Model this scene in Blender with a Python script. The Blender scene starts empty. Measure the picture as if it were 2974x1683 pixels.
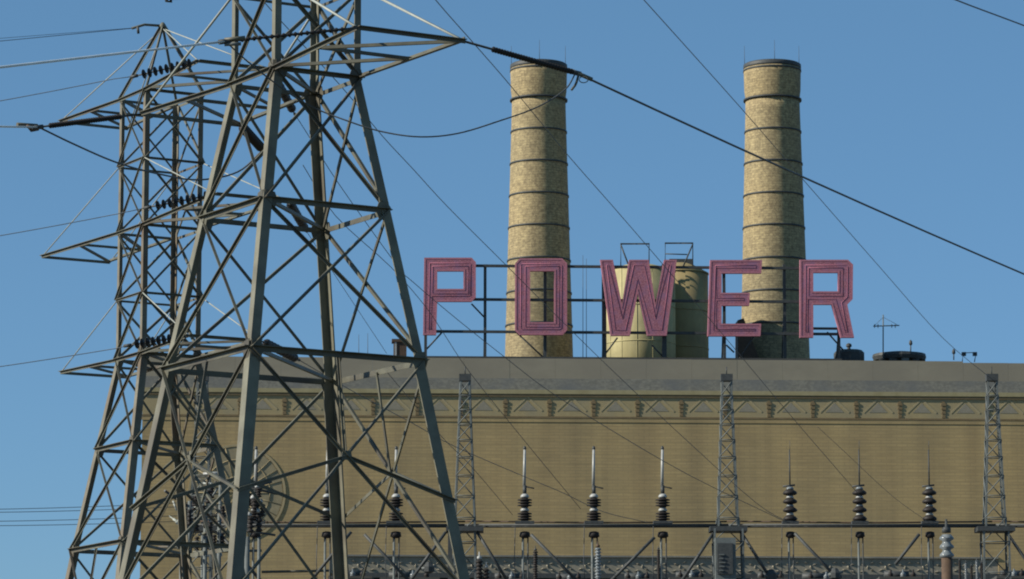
import bpy, math, random
from math import radians as R, sin, cos, pi, atan, tan
from mathutils import Vector as V
random.seed(7)
S = bpy.context.scene
C = S.collection

# ---------------------------------------------------------------- camera
F, HOR = 10838.0, 2498.0                 # focal length and horizon row of the photograph, in photo pixels
PITCH = atan((HOR - 841.5) / F)
CAMZ = 1.7
cd = bpy.data.cameras.new('camera'); cam = bpy.data.objects.new('camera', cd); C.objects.link(cam)
cd.sensor_width = 36; cd.lens = 36 * F / 2974; cd.clip_start = 0.5; cd.clip_end = 20000
cam.location = (0, 0, CAMZ); cam.rotation_euler = (pi / 2 + PITCH, 0, 0)
S.camera = cam

# ---------------------------------------------------------------- light
SUN_EL = R(30); SUN_AZ = (-0.97, -0.25)
w = bpy.data.worlds.new('World'); S.world = w; w.use_nodes = True
nt = w.node_tree; bg = nt.nodes['Background']
sky = nt.nodes.new('ShaderNodeTexSky'); sky.sky_type = 'NISHITA'; sky.sun_disc = False
sky.sun_elevation = SUN_EL; sky.sun_rotation = math.atan2(SUN_AZ[0], SUN_AZ[1]) % (2 * pi)
sky.air_density = 1.0; sky.dust_density = 0.0; sky.ozone_density = 3.0; sky.altitude = 200
tint = nt.nodes.new('ShaderNodeMixRGB'); tint.blend_type = 'MULTIPLY'; tint.inputs[0].default_value = 1
tint.inputs[2].default_value = (0.344, 0.455, 0.71, 1)
base = nt.nodes.new('ShaderNodeMixRGB'); base.blend_type = 'ADD'; base.inputs[0].default_value = 1     # even blue veil of a clear, slightly hazy sky
base.inputs[2].default_value = (0.46, 1.05, 0.93, 1)
nt.links.new(sky.outputs[0], tint.inputs[1]); nt.links.new(tint.outputs[0], base.inputs[1]); nt.links.new(base.outputs[0], bg.inputs['Color'])
bg.inputs['Strength'].default_value = 0.082
sl = bpy.data.lights.new('sun', 'SUN'); sl.energy = 5.0; sl.angle = R(0.5); sl.color = (1, 0.93, 0.80)
so = bpy.data.objects.new('sun', sl); C.objects.link(so)
so.rotation_euler = V((SUN_AZ[0] * cos(SUN_EL), SUN_AZ[1] * cos(SUN_EL), sin(SUN_EL))).to_track_quat('Z', 'Y').to_euler()
S.view_settings.view_transform = 'Standard'; S.view_settings.look = 'None'
S.view_settings.exposure = 0.45; S.view_settings.gamma = 1; S.view_settings.use_curve_mapping = False
S.render.engine = 'CYCLES'; S.cycles.filter_width = 2.0

# ---------------------------------------------------------------- helpers
FW = V((0, cos(PITCH), sin(PITCH))); UP = V((0, -sin(PITCH), cos(PITCH)))
def at(x, y, Y):
    """point of the place seen at photo pixel x, y, at ground distance Y"""
    d = FW + V((1, 0, 0)) * ((x - 1487) / F) - UP * ((y - 841.5) / F)
    return V((0, 0, CAMZ)) + d * (Y / d.y)

def base_of(o):
    p = V((0, 0, 0))
    while o is not None: p = p + o.location; o = o.parent
    return p

def tag(o, label=None, cat=None, group=None, kind=None):
    if label: o['label'] = label
    if cat: o['category'] = cat
    if group: o['group'] = group
    if kind: o['kind'] = kind
    return o

def thing(name, label, cat, loc=(0, 0, 0), group=None):
    o = bpy.data.objects.new(name, None); C.objects.link(o); o.location = loc; o.empty_display_size = 0.2
    return tag(o, label, cat, group)

class MB:
    def __init__(s): s.v = []; s.f = []; s.sm = []
    def add(s, vs, fs, smooth=False):
        n = len(s.v); s.v += [V(p) for p in vs]; s.f += [tuple(i + n for i in f) for f in fs]; s.sm += [smooth] * len(fs)
        return s
    def box(s, a, b):
        (x0, y0, z0), (x1, y1, z1) = a, b
        return s.add([(x0,y0,z0),(x1,y0,z0),(x1,y1,z0),(x0,y1,z0),(x0,y0,z1),(x1,y0,z1),(x1,y1,z1),(x0,y1,z1)],
                     [(0,3,2,1),(4,5,6,7),(0,1,5,4),(1,2,6,5),(2,3,7,6),(3,0,4,7)])
    def prism(s, ring, d):                   # ring of 3D points, extruded along d
        n = len(ring); d = V(d); r = [V(p) for p in ring]
        return s.add(r + [p + d for p in r], [tuple(range(n))[::-1], tuple(range(n, 2 * n))] +
                     [(i, (i + 1) % n, n + (i + 1) % n, n + i) for i in range(n)])
    def tube(s, pts, r, n=6, r2=None, caps=True):
        pts = [V(p) for p in pts]; m = len(pts); rings = []
        for i, p in enumerate(pts):
            t = (pts[min(i + 1, m - 1)] - pts[max(i - 1, 0)]).normalized()
            a = t.cross(V((0, 0, 1)) if abs(t.z) < 0.95 else V((1, 0, 0))).normalized(); b = t.cross(a)
            rr = r if r2 is None else r + (r2 - r) * i / (m - 1)
            rings.append([p + a * (rr * cos(2 * pi * k / n)) + b * (rr * sin(2 * pi * k / n)) for k in range(n)])
        vs = [q for g in rings for q in g]
        fs = [(i * n + k, i * n + (k + 1) % n, (i + 1) * n + (k + 1) % n, (i + 1) * n + k) for i in range(m - 1) for k in range(n)]
        s.add(vs, fs, True)
        if caps: s.add(rings[0], [tuple(range(n))]); s.add(rings[-1], [tuple(range(n))[::-1]])
        return s
    def lathe(s, c, prof, n=16, axis=(0, 0, 1), smooth=True):   # prof: (radius, height) pairs
        c = V(c); t = V(axis).normalized(); a = t.cross(V((0, 0, 1)) if abs(t.z) < 0.95 else V((1, 0, 0))).normalized(); b = t.cross(a)
        vs = [c + t * h + a * (r * cos(2 * pi * k / n)) + b * (r * sin(2 * pi * k / n)) for r, h in prof for k in range(n)]
        m = len(prof)
        fs = [(i * n + k, (i + 1) * n + k, (i + 1) * n + (k + 1) % n, i * n + (k + 1) % n) for i in range(m - 1) for k in range(n)]
        s.add(vs, fs, smooth)
        if prof[0][0] > 1e-4: s.add(vs[:n], [tuple(range(n))])
        if prof[-1][0] > 1e-4: s.add(vs[-n:], [tuple(range(n))[::-1]])
        return s
    def ell(s, p0, p1, w, t, da, db):        # rolled steel angle: corner on the line p0-p1, flanges towards da and db
        p0 = V(p0); p1 = V(p1); ax = (p1 - p0).normalized()
        a = V(da); a = (a - ax * a.dot(ax)).normalized()
        b = V(db); b = b - ax * b.dot(ax); b = (b - a * b.dot(a)).normalized()
        ring = [V((0, 0, 0)), a * w, a * w + b * t, a * t + b * t, a * t + b * w, b * w]
        vs = [p0 + q for q in ring] + [p1 + q for q in ring]
        return s.add(vs, [(0,1,2,3),(0,3,4,5),(9,8,7,6),(11,10,9,6)] + [(i, (i + 1) % 6, 6 + (i + 1) % 6, 6 + i) for i in range(6)])
    def mesh(s, name, mat):
        me = bpy.data.meshes.new(name); me.from_pydata([tuple(p) for p in s.v], [], s.f); me.materials.append(mat)
        me.polygons.foreach_set('use_smooth', s.sm); me.update()
        import bmesh
        bm = bmesh.new(); bm.from_mesh(me); bmesh.ops.remove_doubles(bm, verts=bm.verts, dist=1e-5)
        bmesh.ops.recalc_face_normals(bm, faces=bm.faces); bm.to_mesh(me); bm.free()
        return me
    def obj(s, name, mat, parent=None, label=None):   # vertices are in place; parent may stand anywhere
        if parent is not None:
            b = base_of(parent); s.v = [p - b for p in s.v]
            me = s.mesh(name, mat)
        else:
            n = len(s.v); c = sum(s.v, V((0, 0, 0))) / n; c.z = min(p.z for p in s.v)
            s.v = [p - c for p in s.v]; me = s.mesh(name, mat)
        o = bpy.data.objects.new(name, me); C.objects.link(o)
        if parent is not None: o.parent = parent
        else: o.location = c
        if label: o['label'] = label
        return o

def inst(name, me, loc, parent, rot=None, scale=None):
    o = bpy.data.objects.new(name, me); C.objects.link(o); o.parent = parent
    o.location = V(loc) - (base_of(parent) if parent is not None else V((0, 0, 0)))
    if rot: o.rotation_euler = rot
    if scale: o.scale = scale
    return o

def copy_tree(o, parent=None):
    c = o.copy(); C.objects.link(c); c.parent = parent
    for ch in list(o.children): copy_tree(ch, c)
    return c

# ---------------------------------------------------------------- materials
def mat(name, col, col2=None, scale=4.0, stretch=(1, 1, 1), rough=0.7, metal=0.0, lo=0.35, hi=0.65, col3=None, scale3=0.4, bump=0.0, detail=6, spec=.35):
    m = bpy.data.materials.new(name); m.use_nodes = True; t = m.node_tree; p = t.nodes['Principled BSDF']
    p.inputs['Specular IOR Level'].default_value = spec; p.inputs['Roughness'].default_value = rough; p.inputs['Metallic'].default_value = metal
    tc = t.nodes.new('ShaderNodeTexCoord'); mp = t.nodes.new('ShaderNodeMapping'); mp.inputs['Scale'].default_value = stretch
    t.links.new(tc.outputs['Object'], mp.inputs['Vector'])
    no = t.nodes.new('ShaderNodeTexNoise'); no.inputs['Scale'].default_value = scale; no.inputs['Detail'].default_value = detail
    no.inputs['Roughness'].default_value = 0.65
    t.links.new(mp.outputs[0], no.inputs['Vector'])
    rp = t.nodes.new('ShaderNodeValToRGB'); rp.color_ramp.elements[0].position = lo; rp.color_ramp.elements[1].position = hi
    rp.color_ramp.elements[0].color = (*col, 1); rp.color_ramp.elements[1].color = (*(col2 or col), 1)
    t.links.new(no.outputs['Fac'], rp.inputs[0]); out = rp.outputs[0]
    if col3:
        n2 = t.nodes.new('ShaderNodeTexNoise'); n2.inputs['Scale'].default_value = scale3; n2.inputs['Detail'].default_value = 5
        t.links.new(tc.outputs['Object'], n2.inputs['Vector'])
        r2 = t.nodes.new('ShaderNodeValToRGB'); r2.color_ramp.elements[0].position = 0.45; r2.color_ramp.elements[1].position = 0.68
        t.links.new(n2.outputs['Fac'], r2.inputs[0])
        mx = t.nodes.new('ShaderNodeMixRGB'); mx.inputs[2].default_value = (*col3, 1)
        t.links.new(r2.outputs[0], mx.inputs[0]); t.links.new(out, mx.inputs[1]); out = mx.outputs[0]
    t.links.new(out, p.inputs['Base Color'])
    if bump:
        bu = t.nodes.new('ShaderNodeBump'); bu.inputs['Strength'].default_value = bump; bu.inputs['Distance'].default_value = 0.02
        t.links.new(no.outputs['Fac'], bu.inputs['Height']); t.links.new(bu.outputs[0], p.inputs['Normal'])
    return m

def brick_mat(name, c1, c2, cm, dark, bw=0.62, bh=0.19, stain=0.5, cyl=False):
    """tan brickwork: courses and single darker bricks as colour, seen from hundreds of metres"""
    m = bpy.data.materials.new(name); m.use_nodes = True; t = m.node_tree; p = t.nodes['Principled BSDF']
    p.inputs['Roughness'].default_value = 0.85
    tc = t.nodes.new('ShaderNodeTexCoord'); L = t.links
    sp = t.nodes.new('ShaderNodeSeparateXYZ'); L.new(tc.outputs['Object'], sp.inputs[0])
    cb = t.nodes.new('ShaderNodeCombineXYZ')
    if cyl:
        an = t.nodes.new('ShaderNodeMath'); an.operation = 'ARCTAN2'; L.new(sp.outputs[0], an.inputs[0]); L.new(sp.outputs[1], an.inputs[1])
        mu = t.nodes.new('ShaderNodeMath'); mu.operation = 'MULTIPLY'; mu.inputs[1].default_value = 2.4; L.new(an.outputs[0], mu.inputs[0])
        L.new(mu.outputs[0], cb.inputs[0])
    else:
        L.new(sp.outputs[0], cb.inputs[0])
    L.new(sp.outputs[2], cb.inputs[1])
    br = t.nodes.new('ShaderNodeTexBrick'); br.inputs['Scale'].default_value = 1.0
    br.inputs['Brick Width'].default_value = bw; br.inputs['Row Height'].default_value = bh
    br.inputs['Mortar Size'].default_value = 0.03; br.inputs['Bias'].default_value = -0.2
    br.inputs['Color1'].default_value = (*c1, 1); br.inputs['Color2'].default_value = (*c2, 1); br.inputs['Mortar'].default_value = (*cm, 1)
    L.new(cb.outputs[0], br.inputs['Vector'])
    mp = t.nodes.new('ShaderNodeMapping'); mp.inputs['Scale'].default_value = (0.16, 3.3, 1); L.new(cb.outputs[0], mp.inputs[0])
    n1 = t.nodes.new('ShaderNodeTexNoise'); n1.inputs['Scale'].default_value = 1.6 if not cyl else 4.2; n1.inputs['Detail'].default_value = 8; n1.inputs['Roughness'].default_value = 0.75
    oi = t.nodes.new('ShaderNodeObjectInfo'); av = t.nodes.new('ShaderNodeVectorMath'); av.operation = 'ADD'
    ml = t.nodes.new('ShaderNodeVectorMath'); ml.operation = 'SCALE'; ml.inputs['Scale'].default_value = 0.37; L.new(oi.outputs['Location'], ml.inputs[0])
    L.new(mp.outputs[0] if not cyl else cb.outputs[0], av.inputs[0]); L.new(ml.outputs[0], av.inputs[1]); L.new(av.outputs[0], n1.inputs['Vector'])
    r1 = t.nodes.new('ShaderNodeValToRGB'); r1.color_ramp.elements[0].position = 0.42; r1.color_ramp.elements[1].position = 0.6
    r1.color_ramp.elements[0].color = (0, 0, 0, 1); r1.color_ramp.elements[1].color = (stain, stain, stain, 1); L.new(n1.outputs['Fac'], r1.inputs[0])
    mx = t.nodes.new('ShaderNodeMixRGB'); mx.inputs[2].default_value = (*dark, 1)
    L.new(r1.outputs[0], mx.inputs[0]); L.new(br.outputs['Color'], mx.inputs[1])
    n2 = t.nodes.new('ShaderNodeTexNoise'); n2.inputs['Scale'].default_value = 0.12; n2.inputs['Detail'].default_value = 4; L.new(tc.outputs['Object'], n2.inputs['Vector'])
    r2 = t.nodes.new('ShaderNodeValToRGB'); r2.color_ramp.elements[0].position = 0.3; r2.color_ramp.elements[1].position = 0.7
    r2.color_ramp.elements[0].color = (0.86, 0.88, 0.9, 1); r2.color_ramp.elements[1].color = (1.1, 1.06, 1.0, 1); L.new(n2.outputs['Fac'], r2.inputs[0])
    m3 = t.nodes.new('ShaderNodeMapping'); m3.inputs['Scale'].default_value = (.55, .55, .035); L.new(tc.outputs['Object'], m3.inputs[0])
    n3 = t.nodes.new('ShaderNodeTexNoise'); n3.inputs['Scale'].default_value = 1.0; n3.inputs['Detail'].default_value = 6; L.new(m3.outputs[0], n3.inputs['Vector'])
    r3 = t.nodes.new('ShaderNodeValToRGB'); r3.color_ramp.elements[0].position = 0.35; r3.color_ramp.elements[1].position = 0.6
    r3.color_ramp.elements[0].color = (0.84, 0.83, 0.83, 1); r3.color_ramp.elements[1].color = (1.04, 1.03, 1.0, 1); L.new(n3.outputs['Fac'], r3.inputs[0])
    m4 = t.nodes.new('ShaderNodeMixRGB'); m4.blend_type = 'MULTIPLY'; m4.inputs[0].default_value = 1
    L.new(mx.outputs[0], m4.inputs[1]); L.new(r3.outputs[0], m4.inputs[2]); mx = m4
    m2 = t.nodes.new('ShaderNodeMixRGB'); m2.blend_type = 'MULTIPLY'; m2.inputs[0].default_value = 1
    L.new(mx.outputs[0], m2.inputs[1]); L.new(r2.outputs[0], m2.inputs[2]); L.new(m2.outputs[0], p.inputs['Base Color'])
    return m

M = {}
M['steelA'] = mat('galvanised_steel', (.085,.084,.062), (.125,.122,.09), 3.0, rough=.5, metal=.0, col3=(.065,.058,.045), scale3=.9, bump=.1)
M['steelB'] = mat('weathered_steel', (.09,.092,.072), (.13,.132,.105), 3.0, rough=.65, col3=(.085,.068,.05), scale3=.8)
M['steelG'] = mat('grey_gantry_steel', (.09,.105,.105), (.145,.163,.16), 3.0, rough=.65, col3=(.11,.12,.115), scale3=.7)
M['legA'] = mat('galvanised_leg_steel', (.13,.126,.092), (.178,.172,.128), 2.0, rough=.55, metal=.0, col3=(.10,.09,.07), scale3=.8)
M['legB'] = mat('weathered_leg_steel', (.125,.115,.085), (.17,.155,.118), 3.0, rough=.65, col3=(.11,.08,.055), scale3=.8)
M['tie'] = mat('sunlit_galvanised_rod', (.26,.28,.25), (.34,.36,.33), 3.0, rough=.5)  # lighter than the other steel: paints the sun these rods catch
M['dark'] = mat('dark_metal', (.035,.04,.042), (.06,.065,.065), 6.0, rough=.6)
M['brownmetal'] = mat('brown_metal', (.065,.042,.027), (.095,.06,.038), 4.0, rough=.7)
M['wire'] = mat('wire_metal', (.05,.055,.06), (.08,.085,.09), 4.0, rough=.5)
M['wiregrey'] = mat('grey_wire', (.16,.17,.18), (.24,.25,.26), 4.0, rough=.5)
M['wirebright'] = mat('bright_aluminium_wire', (.62,.64,.62), (.76,.77,.74), 3.0, rough=.35, metal=.2)
M['porcelain'] = mat('dark_porcelain', (.018,.016,.016), (.03,.026,.024), 3.0, rough=.55, spec=.2)
M['porcelaingrey'] = mat('grey_porcelain', (.12,.14,.15), (.2,.22,.23), 3.0, rough=.2)
M['whitecap'] = mat('white_cap', (.27,.28,.27), (.38,.385,.37), 3.0, rough=.35)
M['brick'] = brick_mat('tan_brick', (.40,.30,.145), (.365,.275,.13), (.31,.24,.125), (.28,.215,.11), bw=.8, bh=.24, stain=.7)
M['chimbrick'] = brick_mat('speckled_chimney_brick', (.41,.335,.18), (.30,.242,.13), (.28,.23,.135), (.14,.11,.062), bw=.5, bh=.21, stain=.8, cyl=True)
M['concrete'] = mat('parapet_concrete', (.235,.212,.16), (.265,.24,.18), .5, (1, 1, 2.2), rough=.9, col3=(.22,.20,.155), scale3=.15)
M['greyband'] = mat('weathered_grey_stone', (.165,.16,.135), (.235,.225,.185), 5.0, (.7, 1, 1.3), rough=.9, lo=.4, hi=.62, col3=(.15,.155,.15), scale3=.35)
M['cream'] = mat('cream_terracotta', (.26,.225,.12), (.32,.28,.16), 1.2, rough=.8)
M['frieze'] = mat('frieze_terracotta', (.29,.235,.125), (.34,.275,.145), 1.5, rough=.85, col3=(.26,.225,.14), scale3=.5)
M['friezeorn'] = mat('frieze_ornament', (.305,.255,.15), (.34,.285,.165), 2.0, rough=.85)
M['ochre'] = mat('ochre_bracket', (.15,.11,.055), (.19,.14,.075), 2.0, rough=.8)
M['carved'] = mat('carved_grey_stone', (.20,.185,.14), (.27,.245,.19), 1.5, rough=.9)
M['roof'] = mat('tar_roof', (.05,.052,.05), (.08,.08,.075), 1.0, rough=.9)
M['pink'] = mat('faded_red_paint', (.25,.09,.125), (.45,.185,.23), 9.0, (1, 1, 1), rough=.9, lo=.42, hi=.6, col3=(.30,.14,.22), scale3=1.6)
M['pinkrim'] = mat('faded_pink_edge', (.34,.125,.165), (.47,.19,.235), 8.0, rough=.7)
M['tube'] = mat('sign_tube', (.44,.18,.24), (.38,.14,.21), 5.0, rough=.9, spec=.1)
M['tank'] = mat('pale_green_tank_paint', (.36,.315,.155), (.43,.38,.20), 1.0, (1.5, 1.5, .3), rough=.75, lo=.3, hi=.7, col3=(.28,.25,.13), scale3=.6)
M['tankdark'] = mat('shaded_tank_brown', (.29,.225,.105), (.34,.265,.125), 1.0, (1.5, 1.5, .3), rough=.8, col3=(.22,.175,.09), scale3=.5)  # darker than the pale tank: shade put into the colour
M['glass'] = mat('dark_window_glass', (.02,.025,.03), (.03,.035,.04), 1.0, rough=.15)
M['bark'] = mat('grey_bark', (.13,.115,.095), (.2,.18,.15), 6.0, rough=.9)
M['ground'] = mat('gravel_ground', (.075,.075,.055), (.12,.11,.085), .8, rough=.95, col3=(.06,.08,.035), scale3=.02)
M['asphalt'] = mat('substation_gravel', (.11,.105,.095), (.16,.155,.14), 3.0, rough=.95)

# ---------------------------------------------------------------- ground
g = MB(); n = 24
for i in range(n):
    pass
g.add([(-9000,-3000,0),(9000,-3000,0),(9000,12000,0),(-9000,12000,0)], [(0,1,2,3)])
tag(g.obj('ground', M['ground']), kind='structure')
y = MB(); y.add([(-60,150,.006),(75,150,.006),(75,262,.006),(-60,262,.006)], [(0,1,2,3)])
tag(y.obj('substation_yard', M['asphalt']), kind='structure')

# ---------------------------------------------------------------- power house
PHI = R(2.8); BY = 280.0
ud = V((cos(PHI), sin(PHI), 0)); vd = V((-sin(PHI), cos(PHI), 0)); ORG = V((0, BY, 0))
def W(u, v, z): return ORG + ud * u + vd * v + V((0, 0, z))
def uz(x, y, v=0.0):                       # photo pixel -> (u, z) on the plane v behind the facade
    d = FW + V((1, 0, 0)) * ((x - 1487) / F) - UP * ((y - 841.5) / F)
    o = V((0, 0, CAMZ)); k = (ORG + vd * v - o).dot(vd) / d.dot(vd); p = o + d * k - ORG
    return p.dot(ud), p.z
def bob(mb, name, m, parent, label=None):
    """mesh in facade coordinates (u, v, z) under a root that carries the facade's rotation"""
    me = mb.mesh(name, m); o = bpy.data.objects.new(name, me); C.objects.link(o); o.parent = parent
    if label: o['label'] = label
    return o
def broot(name, label, cat, group=None):
    o = thing(name, label, cat, ORG, group); o.rotation_euler = (0, 0, PHI); return o

bld = broot('power_house', 'long tan brick power house with grey parapet and patterned frieze', 'building')
U0 = uz(412, 1300)[0]; U1 = 62.0; DEP = 52.0
Z = lambda yy: uz(1700, yy)[1]
zt, zg0, zc0, zf1, zf0, zb = Z(1043), Z(1101), Z(1134), Z(1146), Z(1216), Z(1228)
zr1, zr0 = Z(1614), Z(1668)
ur0, ur1 = uz(957, 1640)[0], uz(2900, 1640)[0]
# walls
b = MB(); b.box((U0, 0, 0), (ur0, .9, zf0)); bob(b, 'wall', M['brick'], bld)
b = MB(); b.box((ur0, 0, zr1), (ur1, .9, zf0)); bob(b, 'wall', M['brick'], bld)
b = MB(); b.box((ur1, 0, 0), (U1, .9, zf0)); bob(b, 'wall', M['brick'], bld)
b = MB(); b.box((U0, .9, 0), (U0 + .9, DEP, zf0)); bob(b, 'wall', M['brick'], bld)
b = MB(); b.box((U1 - .9, .9, 0), (U1, DEP, zf0)); bob(b, 'wall', M['brick'], bld)
b = MB(); b.box((U0 + .9, DEP - .9, 0), (U1 - .9, DEP, zf0)); bob(b, 'wall', M['brick'], bld)
# frieze ground, recessed a little behind the wall face
b = MB(); b.box((U0, .05, zf0), (U1, .9, zf1)); bob(b, 'frieze', M['frieze'], bld)
# mouldings
b = MB(); b.box((U0 - .1, -.06, zf0), (U1 + .1, .048, zf0 + .14)); bob(b, 'lower_moulding', M['ochre'], bld)
b = MB(); b.box((U0 - .06, -.04, zb + .02), (U1 + .06, -.002, zf0 - .02)); bob(b, 'string_course', M['brick'], bld)
b = MB(); b.box((U0 - .15, -.10, zf1), (U1 + .25, .9, zc0)); bob(b, 'cornice', M['cream'], bld)
b = MB(); b.box((U0 - .08, -.05, zf1 - .20), (U1 + .08, .048, zf1 - .002)); bob(b, 'cornice_shade_strip', M['ochre'], bld)  # dark ochre strip paints the shadow line under the cornice
b = MB(); b.box((U0 - .12, -.07, zc0), (U1 + .12, .9, zg0)); bob(b, 'stone_course', M['greyband'], bld)
# parapet in slabs with open joints
nn = 26; L_ = (U1 - U0) / nn
for i in range(nn):
    x0 = U0 + i * L_ + .004; x1 = U0 + (i + 1) * L_ - .004; dz = random.uniform(-.01, .01)
    top = zt if x1 < uz(2860, 1050)[0] else zt - .12
    b = MB(); b.box((x0, -.05 + random.uniform(-.004, .004), zg0), (x1, .5, top + dz)); bob(b, 'parapet_slab', M['concrete'], bld)
b = MB(); b.box((U0 + .3, .52, zg0 - 1.0), (U1 - .3, DEP - .9, zg0 - .7)); bob(b, 'roof', M['roof'], bld)
b = MB(); b.box((uz(1230, 1040, 3)[0], 3.0, zg0 - .7), (uz(2445, 1040, 3)[0], 11, zt + .55)); bob(b, 'shaded_roof_curb', M['roof'], bld)  # tar-dark colour stands in for shade on the curb
# horizontal drain stain strips on the stone course
sp = 129 * BY / F
# corbel brackets and chevrons along the frieze
bk = MB(); h = zf1 - .16 - zf0 - .14
for k in range(4):
    zz = .06 + k * h * .2; bk.box((-.13 - .02 * k, -.05 - .008 * k, zz), (.13 + .02 * k, .02, zz + h * .12))
bk.box((-.10, -.035, .03), (.10, .01, h * .86))
bkm = bk.mesh('bracket', M['ochre'])
ch = MB(); a_, h2 = 1.12, h * .70
def bar2(m, p, q, wd, y0, y1):
    p = V((p[0], 0, p[1])); q = V((q[0], 0, q[1])); d = (q - p).normalized(); s_ = V((-d.z, 0, d.x)) * wd / 2
    m.prism([V((0, y0, 0)) + e for e in (p - s_, p + s_, q + s_, q - s_)], (0, y1 - y0, 0))
bar2(ch, (-a_, .08), (0, h2 + .08), .13, -.02, .03); bar2(ch, (a_, .08), (0, h2 + .08), .13, -.021, .03)
chm = ch.mesh('chevron', M['friezeorn'])
tr = MB(); tr.prism([(-a_ * .62, .02, .10), (a_ * .62, .02, .10), (0, .02, h2 * .78)], (0, -.035, 0)); trm = tr.mesh('triangle_panel', M['carved'])
st = MB(); st.box((-a_, -.05, -.16), (a_, .01, -.04)); stm = st.mesh('base_strip', M['friezeorn'])
ub = uz(1468, 1180)[0]
k0 = int((U0 - ub) / sp) + 1; k1 = int((U1 - ub) / sp)
for k in range(k0, k1):
    if k % 1 == 0:
        o = inst('bracket', bkm, (0, 0, 0), None); o.parent = bld; o.location = (ub + k * sp, .05, zf0 + .14)
    for nm, mm in (('chevron', chm), ('triangle_panel', trm)):
        o = inst(nm, mm, (0, 0, 0), None); o.parent = bld; o.location = (ub + (k + .5) * sp, .05, zf0 + .14 + h * .22)
# carved stone band low on the facade, between the brick bays
b = MB(); b.box((ur0, .10, zr0), (ur1, .9, zr1)); bob(b, 'carved_band', M['carved'], bld)
b = MB(); b.box((ur0, -.10, zr1 - .13), (ur1, .098, zr1 - .003)); bob(b, 'band_cap', M['greyband'], bld)
def scroll(fl):
    m = MB()
    for (cx_, cz_, w_, h_, t_) in ((-.36, .22, .52, .20, .25), (.34, .34, .46, .17, -.3), (-.30, .74, .44, .18, -.25), (.38, .88, .50, .20, .3), (.02, .55, .24, .30, 0)):
        a = [V((fl * (cx_ + dx * w_ / 2), 0, cz_ + dz * h_ / 2 + t_ * dx * .18)) for dx, dz in ((-1, 0), (-.2, -1), (1, -.1), (.2, 1))]
        c = sum(a, V((0, 0, 0))) / 4 + V((0, -.13, .04)); n_ = len(m.v)
        m.v += a + [c]; m.f += [(n_, n_ + 1, n_ + 4), (n_ + 1, n_ + 2, n_ + 4), (n_ + 2, n_ + 3, n_ + 4), (n_ + 3, n_, n_ + 4)]; m.sm += [False] * 4
    return m.mesh('carved_leaf', M['carved'])
sc = [scroll(1), scroll(-1)]
ns = int((ur1 - ur0) / 1.42)
for i in range(ns):
    o = inst('carved_leaf', sc[i % 2], (0, 0, 0), None); o.parent = bld; o.location = (ur0 + .75 + i * 1.42, .09, zr0 + .04); o.scale = (1, 1, (zr1 - zr0 - .2) / 1.2)
b = MB(); b.box((ur0 + .2, -1.5, zr0 - .42), (ur1 - .2, -.11, zr0 - .06)); bob(b, 'added_dark_ledge', M['dark'], bld)  # added ledge, its dark underside makes the dark band along the bottom
# windows under the band (their heads show along the bottom edge)
b = MB(); b.box((ur0, .35, 0), (ur1, .9, zr0)); bob(b, 'lower_wall', M['brick'], bld)
nw = 10; sw = (ur1 - ur0) / nw
fr = MB(); ww, wh = sw * .78, 9.0
for q in ((-ww/2, -ww/2 + .14), (ww/2 - .14, ww/2), (-.06, .06)): fr.box((q[0], -.12, -wh), (q[1], .0, 0))
for q in range(10): fr.box((-ww/2 + .142, -.10, -.12 - q * wh / 9.2), (ww/2 - .142, -.01, -.04 - q * wh / 9.2))
frm = fr.mesh('window', M['dark']); pn = MB(); pn.box((-ww/2 + .01, 0.002, -wh + .01), (ww/2 - .01, .03, -.01)); pnm = pn.mesh('pane', M['glass'])
for i in range(nw):
    o = inst('window', frm, (0, 0, 0), None); o.parent = bld; o.location = (ur0 + (i + .5) * sw, .30, zr0 - .02)
    q = inst('pane', pnm, (0, 0, 0), None); q.parent = o

M['winframe'] = mat('tan_window_frame', (.30,.245,.14), (.34,.275,.155), 2.0, rough=.85)
M['winpane'] = mat('dusty_window_pane', (.21,.18,.11), (.28,.235,.14), 1.2, rough=.5)
cu, cz = uz(688, 1432); RR = 142 * BY / F
rw = MB(); n_ = 48
for a0 in range(n_):
    t0, t1 = 2 * pi * a0 / n_, 2 * pi * (a0 + 1) / n_
    rw.prism([(cu + q * cos(t), -.06, cz + q * sin(t)) for q, t in ((RR - .18, t0), (RR, t0), (RR, t1), (RR - .18, t1))], (0, .058, 0))
rwo = bob(rw, 'round_window', M['winframe'], bld)
for rq in (RR * .33, RR * .68):
    mm_ = MB(); mm_.tube([(cu + rq * cos(2 * pi * k / 36), -.04, cz + rq * sin(2 * pi * k / 36)) for k in range(37)], .035, 4); bob(mm_, 'ring_bar', M['winframe'], rwo)
for k in range(24):
    t0 = 2 * pi * k / 24; r0 = RR * (.33 if k % 2 else .02)
    mm_ = MB(); mm_.tube([(cu + r0 * cos(t0), -.04, cz + r0 * sin(t0)), (cu + (RR - .2) * cos(t0), -.04, cz + (RR - .2) * sin(t0))], .032, 4); bob(mm_, 'spoke', M['winframe'], rwo)
    t1 = t0 + 2 * pi / 24
    for ra, rb_ in ((.335, .675), (.685, .94)):
        mm_ = MB(); mm_.prism([(cu + q * RR * cos(t), -.02, cz + q * RR * sin(t)) for q, t in ((ra, t0 + .01), (rb_, t0 + .01), (rb_, t1 - .01), (ra, t1 - .01))], (0, .016, 0)); bob(mm_, 'pane', M['winpane'], rwo)

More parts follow.
